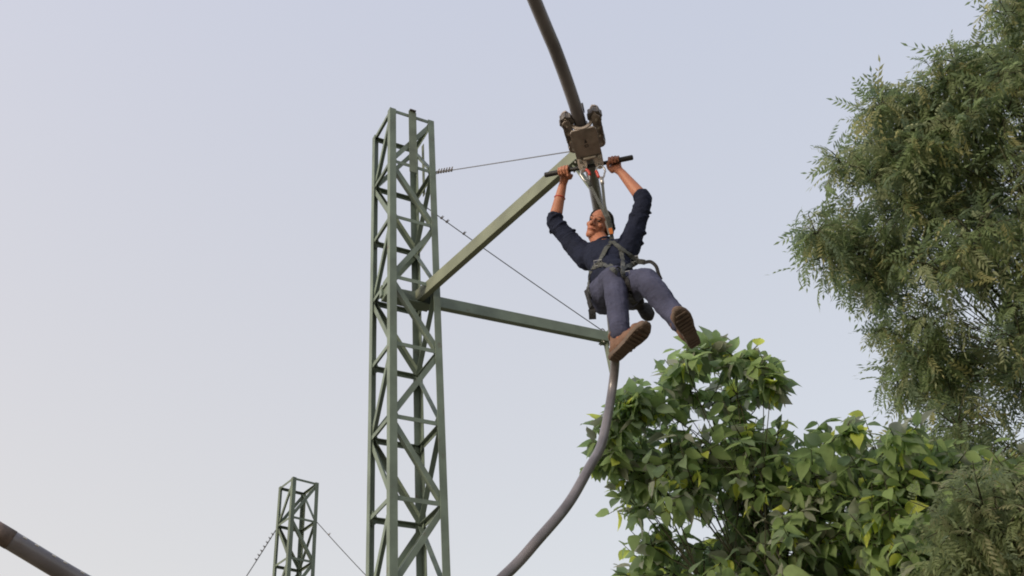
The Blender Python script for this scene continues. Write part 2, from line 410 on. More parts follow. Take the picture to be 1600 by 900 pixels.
# bottom plate with bevelled corners
ol = [(-.066, -.195), (.066, -.195), (.080, -.18), (.080, .050), (.068, .068), (-.068, .068), (-.080, .050), (-.080, -.18)]
bp = MB().prism([L(a, b, -.088) for a, b in ol], N, .006).build('bottom_plate', M['steel'], tl, bevel=.002)
MB().prism([L(-.009, -.045, -.0955), L(.009, -.045, -.0955), L(.0015, -.015, -.0955), L(-.0015, -.015, -.0955)], N, .001).build('emblem', M['emblem'], bp)
MB().tube([L(.011*math.cos(i*math.tau/14), -.070+.011*math.sin(i*math.tau/14), -.0955) for i in range(14)], .0022, 5, True).build('emblem', M['emblem'], bp)
# curved lip where the rail enters
lip = [L(-.060+.120*i/10, .125, -.086+.030*math.sin(math.pi*i/10)*0) for i in range(11)]
arc_o = [L(.070*math.cos(math.pi+math.pi*i/14), .066, -.020+.075*math.sin(math.pi+math.pi*i/14)) for i in range(15)]
arc_i = [L(.050*math.cos(math.tau-math.pi*i/14), .066, -.020+.056*math.sin(math.tau-math.pi*i/14)) for i in range(15)]
MB().prism(arc_o+arc_i, T, .008).build('entry_collar', M['steel'], tl, bevel=.002)
MB().prism([p-T*.24 for p in arc_o+arc_i], T, .006).build('entry_collar', M['steel'], tl, bevel=.002)
for sx in (-1, 1):
    # scalloped side rail: lobes round each axle
    cs = [(.078, .040), (.012, .037), (-.054, .036), (-.120, .036)]
    up, dn = [], []
    for t_, r_ in cs:
        for k in range(7):
            an = math.pi*(k/6)
            up.append((math.sin(an)*r_*1.0, t_+math.cos(an)*r_))
    outline = [L(sx*(.080+a), b, -.040) for a, b in up]+[L(sx*.066, cs[-1][0]-.02, -.040), L(sx*.066, cs[0][0]+.02, -.040)]
    sp = MB().prism(outline, N, .006).build('side_plate', M['steel'], tl)
    sp2 = MB().prism([p+N*.085 for p in outline], N, .005).build('side_plate', M['steel'], tl)
    MB().box(L(sx*.074, -.02, 0), X, T, N, .0035, .125, .036).build('web_plate', M['steel_dark'], tl)
    for t_, r_ in cs:
        b = MB().tube([L(sx*.090, t_, -.046), L(sx*.090, t_, -.052)], .0085, 6)
        b.tube([L(sx*.090, t_, -.052), L(sx*.090, t_, -.056)], .005, 8)
        b.build('bolt', M['zinc'], sp)
        w_ = MB().tube([L(sx*.090, t_, -.033), L(sx*.090, t_, -.026), L(sx*.090, t_, .026), L(sx*.090, t_, .033)], [r_*.66, r_*.78, r_*.78, r_*.66], 16)
        w_.build('wheel', M['poly'], tl, smooth=False)
    # big end lobe with castellated guard
    oc = []
    for k in range(40):
        rr = .041+(.005 if k % 5 < 2 else 0); oc.append(L(sx*.086+rr*math.cos(k*math.tau/40), .086+rr*1.2*math.sin(k*math.tau/40), -.012))
    eg = MB().prism(oc, N, .020).build('wheel_guard', M['steel_dark'], tl)
    MB().tube([L(sx*.090, .118, -.033), L(sx*.090, .118, -.040)], .009, 6).build('bolt', M['steel'], eg)
    for t_ in (.09, -.06):                            # running wheels on top of the rail
        MB().tube([L(sx*.004, t_, RD+.032), L(sx*.030, t_, RD+.032)], .031, 18).build('wheel', M['poly'], tl)
    # hanging tab with two bolts
    tabw = [(.046, 0), (.046, -.055)]
    c2 = [(math.cos(math.pi*k/8)*.024, -.062-math.sin(math.pi*k/8)*.024) for k in range(9)]
    tilt = sx*.10
    def TB(a, b): return L(sx*.050+a+tilt*(b*-.3), -.165+b*.62, -.094+b*.85)
    out = [TB(-.030, .0), TB(.030, 0)]+[TB(a, b) for a, b in [(.028, -.05)]+c2+[(-.028, -.05)]]
    nn = (TB(.03, 0)-TB(-.03, 0)).cross(TB(0, -.05)-TB(0, 0)).normalized()
    tb = MB().prism(out, nn, .004).build('hanger_tab', M['steel'], tl, bevel=.0015)
    vd = (CAM-tc).normalized()
    if nn.dot(vd) < 0: nn = -nn
    for a, b in ((.010*sx, -.018), (-.004*sx, -.055)):
        MB().tube([TB(a, b)+nn*.004, TB(a, b)+nn*.012], .010, 6).build('bolt', M['zinc'], tb)
        MB().tube([TB(a, b)+nn*.012, TB(a, b)+nn*.018], .006, 8).build('bolt', M['steel_dark'], tb)
MB().cap(L(-.03, -.165, -.105), L(.03, -.165, -.105), .009, .009, 10).build('cross_pin', M['zinc'], tl, smooth=True)

# ------------------------------------------------------------------ person joints
JT = {'handL': (882, 268, 6.087), 'wristL': (879, 290, 6.123), 'elbowL': (866, 347, 6.018), 'shL': (908, 397, 5.858),
      'handR': (961, 256, 6.007), 'wristR': (971, 270, 5.947), 'elbowR': (1006, 312, 5.794), 'shR': (984, 387, 5.701),
      'neck': (945, 388, 5.779), 'head': (936, 352, 5.935), 'hipL': (942, 460, 5.458), 'hipR': (977, 452, 5.302),
      'kneeL': (960, 434, 5.052), 'ankleL': (970, 526, 4.751), 'kneeR': (1010, 438, 4.899), 'ankleR': (1067, 509, 4.582)}
J = {k: atp(*v) for k, v in JT.items()}
# handlebar through both hands
bd = (J['handR']-J['handL']).normalized()
b0 = atp(852, 273.5, 6.10); b1 = atp(988, 246, 5.985)
bd = (b1-b0).normalized()
hbar = MB().tube([b0, b1], .0125, 16).build('handlebar', M['black'], tl, smooth=False); smooth_by_angle(hbar)
for p, q in ((b0, b0+bd*.10), (b1-bd*.13, b1)):
    gp = MB().tube([p-bd*.004, p, q, q+bd*.004], [.012, .0165, .0165, .012], 16).build('grip', M['black'], hbar); smooth_by_angle(gp)
def on_bar(P): return b0+bd*((P-b0).dot(bd))
for sx in (-1, 1):                                    # drop links carrying the bar
    p = on_bar(L(sx*.055, -.17, -.14))
    MB().cap(L(sx*.050, -.165, -.10), p, .008, .008, 10).build('drop_link', M['steel_dark'], tl, smooth=True)

# ------------------------------------------------------------------ body
torso_up = ((J['shL']+J['shR'])/2-(J['hipL']+J['hipR'])/2).normalized()
side = (J['shR']-J['shL']).normalized()
fr = side.cross(torso_up).normalized()
if fr.dot(CAM-J['neck']) < 0: fr = -fr
hipm = (J['hipL']+J['hipR'])/2; shm = (J['shL']+J['shR'])/2
hside = (J['hipR']-J['hipL']).normalized()
HF = cdir(-.44, .33, .83); HU = cdir(.33, .85, -.20); HU = (HU-HF*HU.dot(HF)).normalized(); HS = HF.cross(HU).normalized()
HC = J['head']
def H(f, s, u): return HC+HF*f+HS*s+HU*u
def remeshed(name, mb, m, parent, voxel, iters, wrinkle=None):
    me = mb.mesh(name+'_raw'); ob = bpy.data.objects.new(name+'_raw', me); COL.objects.link(ob)
    rm = ob.modifiers.new('r', 'REMESH'); rm.mode = 'VOXEL'; rm.voxel_size = voxel
    sm = ob.modifiers.new('s', 'SMOOTH'); sm.factor = .5; sm.iterations = iters
    dg = bpy.context.evaluated_depsgraph_get(); dg.update()
    out = bpy.data.meshes.new_from_object(ob.evaluated_get(dg)); out.name = name
    bpy.data.objects.remove(ob); bpy.data.meshes.remove(me)
    if wrinkle:
        amp, sc = wrinkle
        nv = len(out.vertices); co = np.empty(nv*3); out.vertices.foreach_get('co', co); no = np.empty(nv*3); out.vertices.foreach_get('normal', no)
        co = co.reshape(-1, 3); no = no.reshape(-1, 3)
        d = np.array([noise.noise(Vector(c)*sc)+.5*noise.noise(Vector((c[0]*2.3, c[1]*2.3, c[2]*4))*sc) for c in co])
        co += no*(d*amp)[:, None]; out.vertices.foreach_set('co', co.ravel()); out.update()
    out.materials.clear(); out.materials.append(m)
    out.polygons.foreach_set('use_smooth', [True]*len(out.polygons))
    return link(name, out, parent)

b = MB()
# head
b.ell(H(-.012, 0, .030), HS, HF, HU, .072, .092, .086)
b.ell(H(.022, 0, -.030), HS, HF, HU, .060, .066, .082)
b.ell(H(.052, 0, -.085), HS, HF, HU, .034, .034, .028)
b.cap(H(.070, -.030, .024), H(.070, .030, .024), .016, .016)
for s_ in (-1, 1):
    b.ell(H(.056, s_*.040, -.022), HS, HF, HU, .022, .022, .020)
    b.ell(H(-.012, s_*.074, -.008), HS, HF, HU, .010, .022, .034)
    b.cap(H(.0, s_*.050, -.060), H(.045, s_*.026, -.092), .022, .020)
b.cap(H(.086, 0, .012), H(.108, 0, -.026), .009, .0145)
for s_ in (-1, 1): b.ell(H(.096, s_*.013, -.032), HS, HF, HU, .010, .011, .009)
b.ell(H(.080, 0, -.062), HS, HF, HU, .026, .014, .012)
HK = .92
def head_scaled(mb):
    for v in mb.v: v[:] = HC+(v-HC)*HK
    return mb
head_scaled(b)
nb = J['neck']+fr*-.01
b.cap(H(-.015, 0, -.065), nb-torso_up*.02, .054, .058)
# torso and limbs
b.cap(nb, hipm+torso_up*.10, .070, .075)
b.cap(J['shL']+side*.03, J['shR']-side*.03, .055, .055)
b.cap(hipm+torso_up*.05-hside*.05, hipm+torso_up*.05+hside*.05, .07, .07)
for s_ in 'LR':
    b.cap(J['sh'+s_], J['elbow'+s_], .046, .036); b.cap(J['elbow'+s_], J['elbow'+s_].lerp(J['wrist'+s_], .3), .037, .039)
    b.cap(J['elbow'+s_].lerp(J['wrist'+s_], .25), J['wrist'+s_], .040, .0265)
    b.cap(J['hip'+s_], J['knee'+s_], .074, .052); b.cap(J['knee'+s_], J['ankle'+s_], .050, .036)
    # foot core
    # hand: knuckles behind the bar, four fingers over the top and down the front, thumb under
    hc = on_bar(J['hand'+s_]); wr = J['wrist'+s_]
    up = (hc-wr); up = (up-bd*up.dot(bd)).normalized()
    front = bd.cross(up)
    if front.dot(CAM-hc) < 0: front = -front
    inn = bd if s_ == 'L' else -bd
    rb = .0165
    def Q(al, f_, u_): return hc+inn*al+front*f_+up*u_
    pal0 = Q(-.004, -.026, -.035)
    for k, al in enumerate((.030, .010, -.010, -.029)):
        sc = (1, 1.06, 1.0, .86)[k]; rr = .0086*(1, 1, .97, .88)[k]
        ch = [Q(al*.8, -.022, -.045), Q(al, -.030, -.004), Q(al, -.012, .026*sc), Q(al, .016, .022*sc), Q(al*.97, .0275, -.002), Q(al*.95, .016, -.021*sc)]
        for i in range(len(ch)-1): b.cap(ch[i], ch[i+1], rr*(1.18 if i == 0 else 1.04-.06*i), rr*(1.0-.05*i), 10)
    b.cap(wr, Q(.012, -.022, -.035), .024, .021); b.cap(wr, Q(-.016, -.022, -.035), .023, .019)
    b.cap(Q(.018, -.024, -.03), Q(-.022, -.024, -.03), .017, .016); b.cap(Q(.018, -.028, -.010), Q(-.022, -.028, -.010), .013, .012)
    th = [Q(.022, -.014, -.060), Q(.040, .000, -.040), Q(.040, .018, -.030), Q(.026, .034, -.018)]
    for i in range(3): b.cap(th[i], th[i+1], (.015, .011, .0098)[i], (.0115, .0100, .0085)[i], 10)
body = remeshed('person', b, M['skin'], None, .0038, 5)
tag(body, 'person in navy shirt and grey-blue jeans hanging from the trolley bar by both hands', 'person')

# face details
for s_ in (-1, 1):
    head_scaled(MB().ell(H(.0795, s_*.030, .004), HS, HF, HU, .0125, .006, .0058, 12, 8)).build('eye', M['eye'], body, smooth=True)
    head_scaled(MB().tube([H(.0825, s_*.014, .024), H(.0845, s_*.030, .029), H(.074, s_*.047, .024)], [.003, .004, .0025], 6)).build('eyebrow', M['hair'], body, smooth=True)
head_scaled(MB().tube([H(.084, -.023, -.064), H(.0935, -.009, -.0605), H(.0945, 0, -.0615), H(.0935, .009, -.0605), H(.084, .023, -.064)], [.002, .0045, .0045, .0045, .002], 8)).build('lips', M['lip'], body, smooth=True)
hb_ = MB()
hb_.ell(H(-.028, 0, .043), HS, HF, HU, .077, .086, .081)
hb_.ell(H(-.050, 0, -.005), HS, HF, HU, .066, .055, .080)
hb_.cap(H(-.075, 0, -.06), H(-.095, 0, -.13), .040, .022)
for s_ in (-1, 1): hb_.cap(H(.010, s_*.066, .055), H(-.030, s_*.074, -.030), .016, .018)
for k in range(26):
    an = rnd.uniform(-1.4, 1.4); hb_.cap(H(.035*math.cos(an), .075*math.sin(an), .10-.02*abs(an)), H(-.10, .07*math.sin(an), .03+rnd.uniform(-.05, .05)), .010, .008, 8)
remeshed('hair', head_scaled(hb_), M['hair'], body, .005, 3, (.0025, 70))

# shirt
sh = MB()
sh.cap(nb+torso_up*.035-fr*.005, shm-torso_up*.05, .066, .10)
sh.ell(shm-torso_up*.11+fr*.005, side, fr, torso_up, .160, .112, .16)
sh.ell(hipm+torso_up*.17, (side+hside).normalized(), fr, torso_up, .150, .112, .17)
sh.cap(hipm+torso_up*.16-hside*.06, hipm+torso_up*.16+hside*.06, .10, .10)
sh.ell(hipm+torso_up*.075, hside, fr, torso_up, .150, .115, .075)
sh.cap(J['shL']+side*.02-torso_up*.01, J['shR']-side*.02-torso_up*.01, .070, .070)
for s_ in 'LR':
    a, e, wr = J['sh'+s_], J['elbow'+s_], J['wrist'+s_]
    fa_ = (wr-e).normalized()
    sh.cap(a, e, .065, .051); sh.cap(e, e+fa_*.030, .050, .049)
    sh.cap(a-torso_up*.07+(shm-a)*.25, a.lerp(e, .35), .075, .062)
    ax = (e-a).normalized(); s2_ = ax.cross(fr).normalized(); f2_ = ax.cross(s2_)
    for k, u_ in enumerate((.12, .30, .43, .56, .68, .80, .90, 1.0)):   # bunched folds
        off = s2_*rnd.uniform(-.012, .012)+f2_*rnd.uniform(-.012, .012)
        tl_ = (ax+s2_*rnd.uniform(-.35, .35)+f2_*rnd.uniform(-.35, .35)).normalized(); q1_ = tl_.orthogonal().normalized(); q2_ = tl_.cross(q1_)
        rr = .069-.014*u_+rnd.uniform(-.002, .004)
        sh.ell(a.lerp(e, u_)+off, q1_, q2_, tl_, rr, rr, .013)
    for u_, rr in ((.020, .053), (.040, .0535)):      # rolled cuff
        c_ = e+fa_*u_; q1_ = fa_.orthogonal().normalized(); q2_ = fa_.cross(q1_)
        sh.ell(c_, q1_, q2_, fa_, rr, rr, .014)
shirt = remeshed('shirt', sh, M['shirt'], body, .006, 3, (.0055, 24))
co_ = MB()
cax = torso_up*.8+(HC-nb).normalized()*.2; cax.normalize()
q1_ = (fr-cax*fr.dot(cax)).normalized(); q2_ = cax.cross(q1_)
co_.tube([nb+cax*.055+q1_*.064*math.cos(i*math.tau/24)*(1.0)+q2_*.062*math.sin(i*math.tau/24)+cax*(-.025*math.cos(i*math.tau/24)) for i in range(24)], .011, 8, True)
co_.build('collar', M['shirt'], body, smooth=True)

# jeans
je = MB()
je.ell(hipm+torso_up*.045, hside, fr, torso_up, .150, .118, .075)
je.cap(hipm-hside*.065, hipm+hside*.065, .108, .108)
for s_ in 'LR':
    h, k, a = J['hip'+s_], J['knee'+s_], J['ankle'+s_]
    je.cap(h, h.lerp(k, .5), .094, .083); je.cap(h.lerp(k, .5), k, .083, .066)
    je.cap(k, k.lerp(a, .35), .064, .062); je.cap(k.lerp(a, .35), a-(a-k).normalized()*.02, .061, .049)
    bk = (k-h).normalized(); je.cap(h-torso_up*.05-bk*.03, h.lerp(k, .3)-torso_up*.02, .085, .075)
    ax = (a-k).normalized()
    for u_ in (.06, .16, .70, .80, .90, .97):
        t2 = (ax+Vector((rnd.uniform(-.4, .4), rnd.uniform(-.4, .4), rnd.uniform(-.3, .3)))).normalized(); q1_ = t2.orthogonal().normalized(); q2_ = t2.cross(q1_)
        rr = .066-.013*u_; je.ell(k.lerp(a, u_*.95), q1_, q2_, t2, rr, rr, .010)
    ax = (k-h).normalized()
    for u_ in (.12, .22, .34, .75, .9):
        t2 = (ax+Vector((rnd.uniform(-.5, .5), rnd.uniform(-.3, .3), rnd.uniform(-.5, .5)))).normalized(); q1_ = t2.orthogonal().normalized(); q2_ = t2.cross(q1_)
        rr = .095-.027*u_; je.ell(h.lerp(k, u_), q1_, q2_, t2, rr, rr, .010)
jeans = remeshed('jeans', je, M['jeans'], body, .006, 3, (.0045, 22))

# shoes
def shoe(ankle, knee, under, fwd, nrm, lab):
    sd = (ankle-knee).normalized()
    Fd = cdir(*fwd); Nn = sd*.8+nrm*.5; Nn = (Nn-Fd*Nn.dot(Fd)).normalized(); Sd = Nn.cross(Fd)
    o = atp(*under)                                  # point of the sole under the ankle
    def P(f, s, u): return o+Fd*f*.94+Sd*s*.94-Nn*u*.96
    prof = [(-.085, .020), (-.075, .030), (-.04, .034), (.0, .033), (.05, .036), (.10, .045), (.145, .047), (.175, .040), (.198, .026), (.208, .010)]
    outl = [(f, w_) for f, w_ in prof]+[(f, -w_) for f, w_ in prof[::-1]]
    m_ = MB(); lay = [(0, .95), (.006, 1.02), (.018, 1.04), (.026, 1.0)]; n_ = len(outl)
    vs = []; fs = []
    for u_, sc in lay:
        for f, s in outl: vs.append(P(.06+(f-.06)*sc, s*sc, u_+.018*max(0, (f-.12)/.09)**2))
    for i in range(len(lay)-1):
        for k in range(n_): fs.append((i*n_+k, i*n_+(k+1) % n_, (i+1)*n_+(k+1) % n_, (i+1)*n_+k))
    fs += [tuple(range(n_)), tuple((len(lay)-1)*n_+k for k in range(n_))]
    m_.add(vs, fs)
    u = MB()
    u.cap(P(-.045, 0, .050), P(.05, 0, .050), .036, .038); u.cap(P(.05, 0, .046), P(.165, 0, .044), .040, .030)
    u.cap(P(.135, -.012, .042), P(.135, .012, .042), .034, .034)
    u.cap(P(-.02, 0, .055), P(-.012, 0, .118), .044, .043); u.cap(P(.02, 0, .075), P(.10, 0, .055), .035, .028)
    up_ = remeshed('shoe', u, M['shoe'], body, .005, 3, (.0015, 40)); up_['label'] = lab
    so = m_.build('sole', M['sole'], up_); smooth_by_angle(so, 50)
    for f in (-.07, -.05, -.03, .03, .055, .08, .105, .13, .155, .18):   # tread bars
        wv = .026 if f < 0 else (.034 if f < .16 else .026)
        MB().box(P(f, 0, -.0012+.018*max(0, (f-.12)/.09)**2), Fd, Sd, Nn, .006, wv, .0016).build('tread_bar', M['sole'], up_)
    MB().tube([P(-.012+.044*math.cos(i*math.tau/20), .044*math.sin(i*math.tau/20), .128) for i in range(20)], .010, 8, True).build('ankle_collar', M['shoe'], up_, smooth=True)
    for k in range(4):
        f = .045+k*.022
        MB().tube([P(f, -.022, .084-k*.003), P(f+.006, 0, .098-k*.006), P(f, .022, .084-k*.003)], .003, 6).build('lace', M['red'], up_, smooth=True)
    return up_
shoe(J['ankleL'], J['kneeL'], (973, 550, 4.70), (.58, .63, .50), cdir(.45, -.05, .9), 'brown shoe at lower left, sole toward the viewer')
shoe(J['ankleR'], J['kneeR'], (1081, 527, 4.53), (-.40, .60, .68), cdir(.10, -.15, .95), 'dark brown shoe at right, sole toward the viewer')
MB().tube([J['wristL'].lerp(J['elbowL'], .34)+((J['elbowL']-J['wristL']).normalized().orthogonal().normalized()*math.cos(i*math.tau/18)+(J['elbowL']-J['wristL']).normalized().cross((J['elbowL']-J['wristL']).normalized().orthogonal().normalized())*math.sin(i*math.tau/18))*.034 for i in range(18)], .0035, 6, True).build('wrist_thread', M['red'], body, smooth=True)

# harness draped on the clothes
def bvh_of(objs):
    vs = []; fs = []
    for o in objs:
        k = len(vs); vs += [v.co.copy() for v in o.data.vertices]; fs += [[i+k for i in p.vertices] for p in o.data.polygons]
    return BVHTree.FromPolygons(vs, fs)
BV = bvh_of([shirt, jeans])
def drape(pxs, off=.007):
    out = []
    for q in pxs:
        if len(q) == 3: out.append(atp(*q)); continue
        d = ray(*q); h = BV.ray_cast(CAM, d)
        if h[0] is not None: out.append(h[0]+h[1]*off*(1 if h[1].dot(-d) > 0 else -1)*.6-d*off*.8)
        elif out: out.append(CAM+d*(out[-1]-CAM).length)
    return out
def ribbon(pts, wd, th=.003, sm=6):
    pts = spline(pts, sm); m_ = MB(); vs = []; fs = []; n_ = len(pts)
    for i, p in enumerate(pts):
        t_ = (pts[min(i+1, n_-1)]-pts[max(i-1, 0)]).normalized(); v_ = (CAM-p).normalized()
        hp = BV.find_nearest(p); nn = v_
        if hp[0] is not None and (hp[0]-p).length < .05:
            q = (p-hp[0]); nn = (q.normalized()*.7+v_*.3) if q.length > 1e-5 else v_
        s_ = t_.cross(nn).normalized(); nn = s_.cross(t_)
        if nn.dot(v_) < 0: nn = -nn
        vs += [p-s_*wd/2-nn*th, p+s_*wd/2-nn*th, p+s_*wd/2+nn*th, p-s_*wd/2+nn*th]
    for i in range(n_-1):
        for k in range(4): fs.append((i*4+k, i*4+(k+1) % 4, i*4+4+(k+1) % 4, i*4+4+k))
    fs += [(0, 1, 2, 3), (n_*4-4, n_*4-3, n_*4-2, n_*4-1)]
    return m_.add(vs, fs)
def strap(name, pxs, wd, m, off=.007):
    o = ribbon(drape(pxs, off), wd).build(name, M[m], HARN)
    return o
HARN = body
hmesh = ribbon(drape([(956, 378), (948, 388), (942, 400), (936, 411), (930, 418)]), .027)
hmesh_o = hmesh.build('harness', M['strap'], body); HARN = hmesh_o
strap('shoulder_strap', [(957, 378), (966, 386), (977, 394), (988, 402), (998, 408)], .026, 'strap')
strap('chest_strap', [(968, 388), (971, 398), (973, 410), (972, 422), (974, 434)], .024, 'strap')
strap('waist_belt', [(918, 428), (926, 419), (938, 414), (952, 416), (966, 421), (984, 416), (998, 409), (1008, 410)], .030, 'strap')
strap('leg_loop', [(924, 424), (921, 440), (920, 455), (924, 466)], .028, 'strap')
strap('leg_loop', [(974, 432), (983, 445), (985, 462), (992, 474)], .034, 'strap_dark')
strap('leg_loop', [(944, 414), (956, 420), (964, 428)], .024, 'strap')
ribbon([atp(917, 452, 5.40), atp(920, 470, 5.34), atp(925, 486, 5.30), atp(926, 499, 5.30)], .040, .004).build('hanging_strap_end', M['strap_dark'], HARN)
ribbon([atp(1005, 411, 5.42), atp(1016, 409, 5.40), atp(1025, 416, 5.38), atp(1029, 428, 5.37), atp(1033, 437, 5.37)], .020, .003).build('gear_loop', M['strap_dark'], HARN)
for q in ((936, 412), (990, 404), (976, 430)):
    p = drape([q], .012)[0]; v_ = (CAM-p).normalized(); s_ = v_.cross(Zv).normalized(); u_ = s_.cross(v_)
    MB().tube([p+s_*.022*a+u_*.015*c for a, c in ((-1, -1), (1, -1), (1, 1), (-1, 1))], .0035, 6, True).build('buckle', M['alloy'], HARN)
seat = MB(); pc = atp(998, 478, 5.36)
seat.ell(atp(985, 470, 5.40), hside, fr, torso_up, .12, .06, .05)
seat.cap(atp(1008, 484, 5.38), atp(1012, 491, 5.36), .042, .040)
remeshed('seat_pad', seat, M['strap_dark'], HARN, .007, 3, (.003, 25))

# ------------------------------------------------------------------ lanyards
chest = drape([(956, 377)], .02)[0]
ring_c = chest
def lanyard(sx, top, label, band):
    top = Vector(top)
    ln = thing('lanyard', label, 'lanyard', top, 'lanyards between trolley and harness')
    v_ = (CAM-top).normalized()
    d = (ring_c-top).normalized(); s_ = d.cross(v_).normalized()
    # carabiner ring: elongated loop
    cc = top+d*.045; loop = []
    for i in range(20):
        an = i*math.tau/20; loop.append(cc+d*.050*math.cos(an)+(s_*.9+v_*.3).normalized()*.026*math.sin(an)*(1.15 if math.cos(an) < 0 else .9))
    cb = MB().tube(loop, .0058, 8, True).build('carabiner', M['alloy'], ln, smooth=True)
    k0 = 4 if sx > 0 else 14
    MB().tube([loop[(k0+i) % 20] for i in range(-2, 3)], .0092, 8).build('locking_sleeve', M['red'], cb, smooth=True)
    a = cc+d*.05; bnd = ring_c+s_*.004*sx
    mg = atp(942+3*sx, 322, 5.74); md_ = atp(953.5+1.2*sx, 351, 5.66)
    pl = [a, a.lerp(mg, .5), mg, mg.lerp(md_, .5), md_, bnd]
    ribbon(pl, .018, .0025, 3).build('webbing', M['strap'], ln)
    tt = (pl[1]-pl[0]).normalized()
    MB().tube([a-tt*.006, a+tt*.05], .0115, 8).build('stitched_eye', M[band], ln, smooth=True)
    return ln
lanyard(-1, L(-.048-.004, -.195, -.168), 'grey webbing lanyard with red-sleeved carabiner at left of the trolley', 'strap')
lanyard(1, L(.048+.004, -.195, -.168), 'pale webbing lanyard with red-sleeved carabiner at right of the trolley', 'alloy')
# energy pack and tag hanging beside the face
tg = atp(953, 361, 5.62)
pk = MB(); pk.box(atp(952, 350, 5.66), cdir(1, .28, 0), cdir(-.28, 1, 0), cdir(0, 0, 1), .014, .050, .008)
ep = pk.build('shock_pack', M['strap'], None, bevel=.008); tag(ep, 'dark grey folded webbing pack beside the face of the rider', 'webbing')
MB().box(atp(954.5, 361, 5.63), cdir(1, .2, 0), cdir(-.28, 1, 0), cdir(0, 0, 1), .011, .018, .004).build('tag', M['orange'], ep, bevel=.002)
MB().box(atp(949, 356, 5.63), cdir(1, .28, 0), cdir(-.28, 1, 0), cdir(0, 0, 1), .005, .042, .003).build('zip_edge', M['alloy'], ep, bevel=.001)

# ------------------------------------------------------------------ trees
def np_mesh(name, V, Fq, mi, mats):
    """V (n,3), Fq (m,k) index array, mi per-face material index"""
    me = bpy.data.meshes.new(name); k = Fq.shape[1]
    me.vertices.add(len(V)); me.vertices.foreach_set('co', V.astype(np.float32).ravel())
    me.loops.add(Fq.size); me.loops.foreach_set('vertex_index', Fq.astype(np.int32).ravel())
    me.polygons.add(len(Fq)); me.polygons.foreach_set('loop_start', np.arange(0, Fq.size, k, dtype=np.int32))
    for m in mats: me.materials.append(m)
    me.polygons.foreach_set('material_index', mi.astype(np.int32)); me.polygons.foreach_set('use_smooth', np.ones(len(Fq), bool)); me.update(calc_edges=True); me.validate()
    return me
def broad_tpl(curl):
    xs = [0, .08, .22, .40, .60, .78, .90, 1.0]; ws = [0, .13, .245, .285, .235, .135, .05, 0]
    v = []; f = []; rows = []
    for x, w_ in zip(xs, ws):
        z = -.22*curl*x*x; k = len(v)
        if w_ == 0: v.append((x, 0, z)); rows.append((k, k, k))
        else:
            wv = .015*math.sin(x*14+curl*3)
            v += [(x, -w_, z+.28*w_+wv), (x, 0, z), (x, w_, z+.28*w_-wv)]; rows.append((k, k+1, k+2))
    for a, b_ in zip(rows[:-1], rows[1:]):
        for i in (0, 1):
            q = [a[i], b_[i], b_[i+1], a[i+1]]
            for tri in ((q[0], q[1], q[2]), (q[0], q[2], q[3])):
                if len(set(tri)) == 3: f.append(tri)
    return np.array(v, float), np.array(f)
def pinnate_tpl(npairs, droop, seed):
    r = random.Random(seed); v = []; f = []
    L_ = 1.0
    def rach(t): return np.array((t, 0, -droop*t*t))
    for i in range(npairs*2+1):
        last = i == npairs*2
        t = 1.0 if last else .16+.82*(i//2)/npairs
        sg = 0 if last else (1 if i % 2 else -1)
        p = rach(t); an = math.radians(r.uniform(48, 66))*sg
        ll = r.uniform(.24, .31)*(1-.25*abs(t-.5)); ww = ll*.17
        d = np.array((math.cos(an), math.sin(an), -.30-r.uniform(0, .35))); d /= np.linalg.norm(d)
        s = np.cross(d, (0, 0, 1)); s /= np.linalg.norm(s)
        k = len(v); bend = np.array((.05*ll, 0, -.12*ll))
        v += [p, p+d*ll*.42+s*ww, p+d*ll+bend, p+d*ll*.42-s*ww]
        f += [(k, k+1, k+2), (k, k+2, k+3)]
    for a, b_ in ((0, .5), (.5, 1.0)):
        k = len(v); p, q = rach(a), rach(b_)
        v += [p+(0, .006, 0), q+(0, .004, 0), q-(0, .004, 0), p-(0, .006, 0)]; f += [(k, k+1, k+2), (k, k+2, k+3)]
    return np.array(v, float), np.array(f)
def in_poly(x, y, P):
    c = False; j = len(P)-1
    for i in range(len(P)):
        if (P[i][1] > y) != (P[j][1] > y) and x < (P[j][0]-P[i][0])*(y-P[i][1])/(P[j][1]-P[i][1])+P[i][0]: c = not c
        j = i
    return c
def edge_dist(x, y, P):
    best = 1e9
    for i in range(len(P)):
        a = P[i-1]; b_ = P[i]; dx, dy = b_[0]-a[0], b_[1]-a[1]; L2 = dx*dx+dy*dy or 1
        t = max(0, min(1, ((x-a[0])*dx+(y-a[1])*dy)/L2)); best = min(best, math.hypot(x-a[0]-t*dx, y-a[1]-t*dy))
    return best
def frames(D, roll):
    D = D/np.linalg.norm(D, axis=1)[:, None]
    up = np.tile((0., 0., 1.), (len(D), 1)); s = np.cross(up, D); l = np.linalg.norm(s, axis=1)[:, None]
    s = np.where(l > 1e-3, s/np.maximum(l, 1e-3), (1., 0, 0)); n_ = np.cross(D, s)
    c, q = np.cos(roll)[:, None], np.sin(roll)[:, None]
    return np.stack([D, s*c+n_*q, n_*c-s*q], 2)          # columns: length, width, normal
